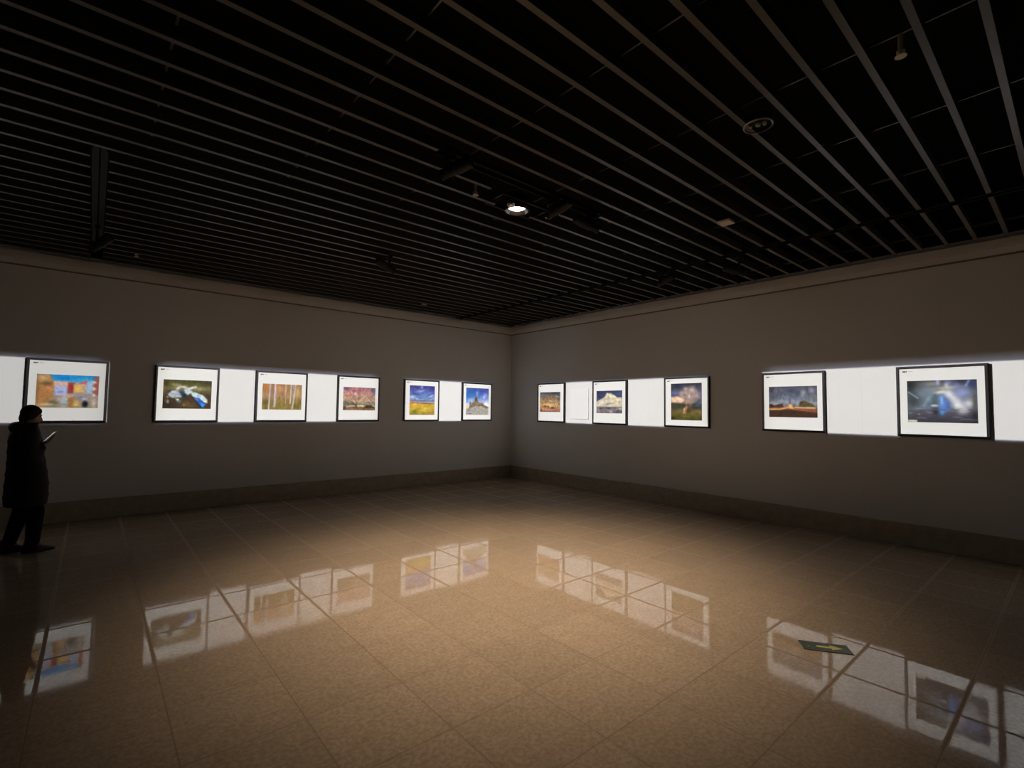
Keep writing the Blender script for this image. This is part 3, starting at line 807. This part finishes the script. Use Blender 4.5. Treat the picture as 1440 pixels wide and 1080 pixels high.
# framing projectors: each throws one sharp-edged strip of light along a wall
def projector(loc, target, label):
    loc = Vector(loc)
    d = (Vector(target) - loc).normalized()
    root = empty('track_spotlight', loc)
    tag(root, label, 'spotlight', 'black framing projectors under the ceiling')
    q = d.to_track_quat('Z', 'Y').to_matrix().to_4x4()
    bm = bmesh.new()
    lathe(bm, [(0, -.20), (.040, -.20), (.050, -.19), (.052, -.06), (.046, -.05), (.038, .05), (.042, .055), (.042, .075), (.034, .075), (.032, .060), (0, .058)], 28, q)
    obj('barrel', bm, M['black'], root, smooth=False)
    bm = bmesh.new()
    lathe(bm, [(0, .056), (.030, .060), (.026, .066), (0, .070)], 24, q)
    obj('lens', bm, M['lens'], root, smooth=True)
    top = H - loc.z
    bm = bmesh.new()
    box(bm, -.012, .012, -.012, .012, .03, top - .004)
    box(bm, -.020, .020, -.055, .055, top - .055, top - .004, bevel=.004)
    obj('stem', bm, M['black'], root)
    bm = bmesh.new()
    n = Vector((-d.y, d.x, 0)).normalized()
    for s in (-1, 1):
        c = n * (.056 * s)
        box(bm, c.x - .008, c.x + .008, c.y - .008, c.y + .008, -.03, .045)
    box(bm, -.06, .06, -.010, .010, .035, .047) if abs(n.x) > abs(n.y) else box(bm, -.010, .010, -.06, .06, .035, .047)
    obj('yoke', bm, M['black'], root)
    return root, d

def strip_light(name, loc, d, wall, s0, s1, z0, z1, radiance, halo_top, halo_bot, fill_k=1.0, tint=(1.0, 0.987, 0.962)):
    """shuttered beam: light leaves the lens towards the strip s0..s1 x z0..z1 of its wall, plus a weak added wall fill"""
    p = Vector(loc) + d * .10
    L = bpy.data.lights.new(name, 'SPOT')
    dist = abs(p.y) if wall == 'L' else abs(p.x)
    L.energy = radiance * 0.955 / 0.77 * math.pi * 4 * math.pi * dist ** 2
    L.spot_size = math.radians(150)
    L.spot_blend = 0.0
    L.shadow_soft_size = 0.0
    L.color = tint
    L.use_nodes = True
    N = Nodes(L.node_tree)
    lk = L.node_tree.links
    em = [n for n in L.node_tree.nodes if n.type == 'EMISSION'][0]
    geo = N.new('ShaderNodeNewGeometry')
    sx = N.new('ShaderNodeSeparateXYZ')
    lk.new(geo.outputs['Incoming'], sx.inputs[0])
    wx, wy, wz = sx.outputs
    if wall == 'L':
        t = N.math('DIVIDE', -p.y, N.math('MAXIMUM', wy, 1e-4))
        S = N.math('MULTIPLY_ADD', t, wx, p.x)
    else:
        t = N.math('DIVIDE', -p.x, N.math('MAXIMUM', wx, 1e-4))
        S = N.math('MULTIPLY_ADD', N.math('MULTIPLY', t, wy), -1.0, -p.y)
    Z = N.math('MULTIPLY_ADD', t, wz, p.z)
    def mask(es, e0, e1, grow):
        a = N.smooth(S, s0 - es - grow, s0 + es - grow * .4)
        b = N.math('SUBTRACT', 1.0, N.smooth(S, s1 - es + grow * .4, s1 + es + grow))
        c = N.smooth(Z, z0 - e0, z0 + min(e0, .012))
        d_ = N.math('SUBTRACT', 1.0, N.smooth(Z, z1 - min(e1, .012), z1 + e1))
        return N.math('MULTIPLY', N.math('MULTIPLY', a, b), N.math('MULTIPLY', c, d_))
    core = mask(.010, .010, .010, 0.0)
    edge = mask(.008, .030, .035, 0.0)
    halo = N.math('MULTIPLY', mask(.008, halo_bot, halo_top, 0.0), N.math('MULTIPLY', N.smooth(S, s0 - .01, s0 + .22), N.math('SUBTRACT', 1.0, N.smooth(S, s1 - .22, s1 + .01))))
    wall_fill = N.math('MULTIPLY', N.math('MULTIPLY', N.smooth(S, s0 - 2.6, s0 + .6), N.math('SUBTRACT', 1.0, N.smooth(S, s1 - .6, s1 + 2.6))),
                   N.math('MULTIPLY', N.smooth(Z, -.6, 1.5), N.math('SUBTRACT', 1.0, N.smooth(Z, 2.3, 4.4))))  # weak wide light added to lift the wall brightness around the strip
    # optics that keep the strip even from end to end
    flat = N.math('POWER', N.math('DIVIDE', t, dist), 2.6)
    cr = N.new('ShaderNodeCombineColor')
    for i, (a, b, c) in enumerate(((.82, .04, .14), (.80, .06, .145), (.66, .18, .175))):
        v = N.math('ADD', N.math('MULTIPLY', core, a), N.math('ADD', N.math('MULTIPLY', edge, b), N.math('MULTIPLY', halo, c)))
        v = N.math('MULTIPLY_ADD', wall_fill, (.016 * fill_k, .0142 * fill_k, .0125 * fill_k)[i], v)
        lk.new(v, cr.inputs[i])
    lk.new(cr.outputs[0], em.inputs['Color'])
    lk.new(flat, em.inputs['Strength'])
    o = bpy.data.objects.new(name, L)
    o.matrix_world = Matrix.Translation(p) @ d.to_track_quat('-Z', 'Y').to_matrix().to_4x4()
    C.objects.link(o)

ZB0, ZB1 = 1.343, 2.200
BEAMS = [
 ('A', (-5.66, -5.87, 3.46), 'L', -9.6, -7.545, .56, .09, .05, 'black projector at the left end of the track beside the lit lamp'),
 ('B', (-4.50, -5.87, 3.46), 'L', -7.02, -3.42, .80, .10, .05, 'black projector in the middle of the track beside the lit lamp'),
 ('C', (-1.65, -5.20, 3.44), 'L', -2.90, -.61, .86, .05, .04, 'black projector on the right track, farther from the viewer'),
 ('D', (-4.85, -3.22, 3.42), 'R', .975, 5.07, .80, .04, .04, 'black projector hanging alone between the lit lamp and the left wall'),
 ('E', (-3.95, -5.87, 3.46), 'R', 5.88, 9.9, .76, .13, .04, 'black projector at the right end of the track beside the lit lamp'),
]
WALL_FILL = {'A': .25, 'B': .85, 'C': 1.25, 'D': 1.2, 'E': .75}
for nm, loc, wall, s0, s1, rad, ht, hb, label in BEAMS:
    mid = (s0 + s1) / 2
    tgt = (mid, 0, 1.77) if wall == 'L' else (0, -mid, 1.77)
    root, d = projector(loc, tgt, label)
    z1 = ZB1 + (.022 if nm == 'E' else 0)
    strip_light('projector_beam', loc, d, wall, s0, s1, ZB0, z1, rad, ht, hb, WALL_FILL[nm])
# one more projector on each long track, switched off
projector((-1.65, -6.30, 3.36), (0, -9.5, 1.8), 'unlit black projector on the right track, nearest the viewer')
projector((-7.75, -1.95, 3.36), (-9.5, 0, 1.8), 'black projector on the left track, high above the person in black')

# unlit round fitting with three clear lenses
root = empty('recessed_downlight', (-4.285, -7.64, H))
tag(root, 'unlit round downlight with three pale lenses between slats, upper right', 'downlight')
bm = bmesh.new()
lathe(bm, [(.060, .06), (.092, .055), (.094, .0), (.086, -.004), (.080, .002), (.080, .02), (0, .022)], 36)
obj('housing', bm, M['black'], root, smooth=False)
bm = bmesh.new()
lathe(bm, [(.086, -.005), (.096, -.003), (.096, .004), (.084, .004)], 36)
obj('rim', bm, M['steel'], root, smooth=True)
dirv = Vector((.35, -.94, 0))
for s, r in ((-.045, .014), (0.0, .019), (.040, .014)):
    bm = bmesh.new()
    ball(bm, (dirv.x * s, dirv.y * s, .010), (r, r, .018))
    obj('lens', bm, M['glass_grey'], root, smooth=True)

# small beige plate, sprinkler heads and a couple of little plain downlights
root = empty('ceiling_plate', (-2.775, -6.68, H))
tag(root, 'small beige plate under the slats right of the lit lamp', 'detector')
obj('plate', B(-.065, .065, -.065, .065, -.022, .0, bevel=.004), M['beige'], root)
bm = bmesh.new(); ball(bm, (-.05, .05, -.024), (.012, .012, .008))
obj('indicator', bm, M['glass_grey'], root, smooth=True)

def sprinkler(x, y, label):
    root = empty('ceiling_sprinkler', (x, y, H))
    tag(root, label, 'sprinkler', 'sprinkler heads between the slats')
    bm = bmesh.new()
    lathe(bm, [(.0, .09), (.012, .09), (.012, .0), (.020, -.004), (.020, -.012), (.009, -.014), (.009, -.020), (0, -.020)], 20)
    obj('pipe', bm, M['brass'], root, smooth=False)
    bm = bmesh.new()
    lathe(bm, [(0, -.030), (.026, -.032), (.028, -.036), (0, -.040)], 20)
    obj('deflector', bm, M['brass'], root, smooth=False)
    bm = bmesh.new()
    for s in (-1, 1):
        box(bm, s * .012 - .003, s * .012 + .003, -.003, .003, -.034, -.008)
    obj('yoke', bm, M['brass'], root)
sprinkler(-5.13, -5.49, 'brass sprinkler head just left of the lit lamp')
sprinkler(-4.27, -5.56, 'brass sprinkler head just right of the lit lamp')
sprinkler(-4.44, -8.46, 'brass sprinkler head beside a slat at the upper right edge')
sprinkler(-7.35, -.96, 'brass sprinkler head close to the left wall cornice')

root = empty('plain_downlight', (-2.95, -.86, H))
tag(root, 'small unlit downlight by the cornice near the far corner', 'downlight')
bm = bmesh.new(); lathe(bm, [(.03, .05), (.055, .045), (.056, .0), (.048, -.003), (.046, .01), (0, .012)], 28)
obj('housing', bm, M['steel'], root, smooth=False)
bm = bmesh.new(); ball(bm, (0, 0, .010), (.036, .036, .010))
obj('lens', bm, M['glass_grey'], root, smooth=True)

# ------------------------------------------------------------------ the visitor
PX, PY = -8.20, -1.57
person = empty('person', (PX, PY, 0.0), rotz=math.radians(14))
tag(person, 'person in long black coat reading a phone before the leftmost picture', 'person')

RSH, REL, RWR = Vector((-.03, -.175, 1.270)), Vector((-.045, -.215, 1.02)), Vector((.062, -.172, 1.130))
LSH, LEL, LWR = Vector((-.03, .175, 1.270)), Vector((-.04, .225, 1.02)), Vector((.07, .18, .92))
bm = bmesh.new()
# trunk
loft(bm, [(0, 0, .70, .10, .14, 0), (0, 0, .80, .125, .17, 0), (-.005, 0, .90, .115, .155, 0), (-.005, 0, 1.00, .105, .135, 0), (-.01, 0, 1.12, .115, .155, 0), (-.015, 0, 1.22, .115, .175, 0), (-.02, 0, 1.29, .085, .165, 0), (-.015, 0, 1.33, .055, .08, 0)])
# neck and head, bowed over the phone
capsule(bm, (-.03, 0, 1.28), (-.018, 0, 1.40), .056, .050)
tilt = Matrix.Rotation(math.radians(16), 4, 'Y')
hc = Vector((-.012, 0, 1.470))
def hp(x, y, z):
    return hc + (tilt @ Vector((x, y, z)))
ball(bm, hp(-.004, 0, .016), (.083, .072, .088), tilt)
ball(bm, hp(.030, 0, -.035), (.060, .056, .072), tilt)
ball(bm, hp(.066, 0, -.088), (.022, .026, .020), tilt)
capsule(bm, hp(.078, 0, .008), hp(.098, 0, -.030), .009, .014)
ball(bm, hp(.084, 0, -.058), (.010, .024, .007), tilt)
ball(bm, hp(.084, 0, -.069), (.010, .022, .008), tilt)
for s in (-1, 1):
    ball(bm, hp(-.004, .074 * s, -.012), (.020, .009, .032), tilt)
    ball(bm, hp(.070, .030 * s, .020), (.016, .026, .010), tilt)
# arms
for sh, el, wr in ((RSH, REL, RWR), (LSH, LEL, LWR)):
    capsule(bm, sh, el, .052, .042)
    capsule(bm, el, wr, .042, .028)
# legs
hipz = .76
FT = {-1: (.055, -.085), 1: (-.095, .085)}
for s in (-1, 1):
    ax, ay = FT[s]
    hip = Vector((0, .082 * s, hipz)); knee = Vector((ax * .55 + .03, .085 * s, .43)); ank = Vector((ax, ay, .085))
    capsule(bm, hip, knee, .082, .056)
    capsule(bm, knee, ank, .056, .036)
    capsule(bm, ank + Vector((-.02, 0, -.045)), ank + Vector((.13, 0, -.058)), .036, .024)
# hands: palm, four fingers and a thumb each
def hand(bm, wr, fwd, up, side, curl):
    fwd, up, side = (Vector(v).normalized() for v in (fwd, up, side))
    pc = wr + fwd * .045
    for k in range(4):
        o = side * (.030 - .020 * k)
        capsule(bm, wr + fwd * .012 + o * .6, wr + fwd * .078 + o, .013, .011)
        ln = (.034, .040, .037, .028)[k]
        a = wr + fwd * .078 + o
        b = a + (fwd * math.cos(curl) + up * math.sin(curl)) * ln
        c = b + (fwd * math.cos(curl * 2.1) + up * math.sin(curl * 2.1)) * ln * .75
        e = c + (fwd * math.cos(curl * 2.9) + up * math.sin(curl * 2.9)) * ln * .55
        capsule(bm, a, b, .0095, .0088); capsule(bm, b, c, .0088, .008); capsule(bm, c, e, .008, .007)
    a = wr + fwd * .030 + side * .026
    b = a + (side * .7 + fwd * .6 + up * .35).normalized() * .036
    c = b + (fwd * .8 + up * .6 + side * .1).normalized() * .030
    capsule(bm, a, b, .014, .011); capsule(bm, b, c, .011, .009)
hand(bm, RWR, (.66, .18, .72), (-.72, 0, .66), (.0, 1, -.1), .08)
hand(bm, LWR, (.55, -.55, -.6), (-.2, -1, .1), (.6, .2, .7), .5)
body = fused('body', bm, M['skin'], person, .0065, 3)
for s in (-1, 1):
    bm = bmesh.new(); ball(bm, hp(.0765, .030 * s, .004), (.009, .012, .006), tilt)
    obj('eye', bm, M['eye'], person, smooth=True)

# hair: short, full at the back, a fringe over the brow
bm = bmesh.new()
ball(bm, hp(-.010, 0, .026), (.086, .080, .087), tilt)
ball(bm, hp(-.040, 0, -.030), (.046, .068, .066), tilt)
ball(bm, hp(.026, 0, .064), (.048, .060, .034), tilt)
for s in (-1, 1):
    ball(bm, hp(-.004, .068 * s, .010), (.046, .020, .060), tilt)
    capsule(bm, hp(.02, .05 * s, .085), hp(.064, .045 * s, .050), .018, .009)
fused('hair', bm, M['hair'], person, .007, 3)

# long padded coat with hood lying on the back and a standing collar
bm = bmesh.new()
secs = [(-.008, 0, .500, .172, .205, 0), (-.008, 0, .56, .176, .212, 0), (-.008, 0, .66, .176, .216, 0), (-.010, 0, .78, .168, .214, 0), (-.018, 0, .90, .156, .208, 0),
        (-.028, 0, 1.02, .145, .204, 0), (-.036, 0, 1.14, .138, .206, 0), (-.042, 0, 1.24, .130, .210, 0), (-.046, 0, 1.31, .112, .195, 0), (-.034, 0, 1.355, .086, .125, 0), (-.012, 0, 1.385, .072, .084, .1)]
loft(bm, secs)
for z in (.60, .72, .84, .96, 1.08, 1.19):   # quilted bulges
    cx = float(np.interp(z, [q[2] for q in secs], [q[0] for q in secs]))
    r = float(np.interp(z, [q[2] for q in secs], [q[3] for q in secs]))
    q_ = float(np.interp(z, [q[2] for q in secs], [q[4] for q in secs]))
    loft(bm, [(cx, 0, z - .045, r * .97, q_ * .97, 0), (cx, 0, z, r * 1.045, q_ * 1.045, 0), (cx, 0, z + .045, r * .97, q_ * .97, 0)])
for sh, el, wr in ((RSH, REL, RWR), (LSH, LEL, LWR)):
    capsule(bm, sh + Vector((-.01, 0, 0)), el, .084, .074)
    capsule(bm, el, el + (wr - el) * .88, .074, .048)
ball(bm, (-.120, 0, 1.345), (.062, .140, .055), Matrix.Rotation(math.radians(-14), 4, 'Y'))
ball(bm, (-.085, 0, 1.365), (.072, .115, .040))
fused('coat', bm, M['coat'], person, .011, 4)

bm = bmesh.new()
for s in (-1, 1):
    ax, ay = FT[s]
    hip = Vector((0, .082 * s, .70)); knee = Vector((ax * .55 + .03, .085 * s, .43)); ank = Vector((ax - .005, ay, .115))
    capsule(bm, hip, knee, .100, .074)
    capsule(bm, knee, ank, .074, .060)
fused('trousers', bm, M['trouser'], person, .009, 3)
for s in (-1, 1):
    ax, ay = FT[s]
    bm = bmesh.new()
    loft(bm, [(ax + .045, ay, .0, .135, .046, 0), (ax + .047, ay, .02, .138, .048, 0), (ax + .040, ay, .05, .125, .046, -.12), (ax + .0, ay, .085, .075, .044, -.2), (ax - .018, ay, .12, .054, .046, 0), (ax - .018, ay, .145, .052, .046, 0)], 28)
    obj('shoe', bm, M['shoe'], person, smooth=True)

# the phone in the right hand
fwd = Vector((.66, .18, .72)).normalized()
side = Vector((0, 1, -.1)).normalized()
nrm = fwd.cross(side).normalized()
if nrm.z < 0: nrm = -nrm
side = nrm.cross(fwd).normalized()
pc = RWR + fwd * .125 + nrm * .026
mw = Matrix.Translation((PX, PY, 0)) @ Matrix.Rotation(math.radians(14), 4, 'Z') @ Matrix(((fwd.x, side.x, nrm.x, pc.x), (fwd.y, side.y, nrm.y, pc.y), (fwd.z, side.z, nrm.z, pc.z), (0, 0, 0, 1)))
phone = empty('phone', (0, 0, 0), mw=mw)
tag(phone, 'white mobile phone held up in the hand of the person in black', 'phone')
obj('case', B(-.072, .072, -.036, .036, -.0045, .0045, bevel=.003), M['phone'], phone)
obj('screen', B(-.067, .067, -.032, .032, .0043, .0051), M['screen'], phone)

# ------------------------------------------------------------------ world, camera, view
w = bpy.data.worlds.new('dark_hall')
w.use_nodes = True
w.node_tree.nodes['Background'].inputs['Color'].default_value = (0, 0, 0, 1)
w.node_tree.nodes['Background'].inputs['Strength'].default_value = 0
sc.world = w

f, yaw, pit, roll, dx, dy = 689.486, 0.707051, 0.052797, 0.013826, 7.7083, 9.0566
fw = Vector((math.sin(yaw) * math.cos(pit), math.cos(yaw) * math.cos(pit), math.sin(pit)))
rt = Vector((math.cos(yaw), -math.sin(yaw), 0))
up = rt.cross(fw)
cr, sr = math.cos(roll), math.sin(roll)
r2, u2 = rt * cr + up * sr, up * cr - rt * sr
cd = bpy.data.cameras.new('camera')
cd.sensor_width = 36
cd.lens = 36 * f / 1440
cd.clip_start = 0.05
cd.clip_end = 100
co = bpy.data.objects.new('camera', cd)
co.matrix_world = Matrix(((r2.x, u2.x, -fw.x, -dx), (r2.y, u2.y, -fw.y, -dy), (r2.z, u2.z, -fw.z, 1.6), (0, 0, 0, 1)))
C.objects.link(co)
sc.camera = co

sc.view_settings.view_transform = 'Standard'
sc.view_settings.look = 'None'
sc.view_settings.exposure = 0.0
sc.view_settings.gamma = 1.0
sc.view_settings.use_curve_mapping = False
sc.cycles.max_bounces = 12
sc.cycles.diffuse_bounces = 8
sc.cycles.use_denoising = True
sc.cycles.sample_clamp_indirect = 4.0
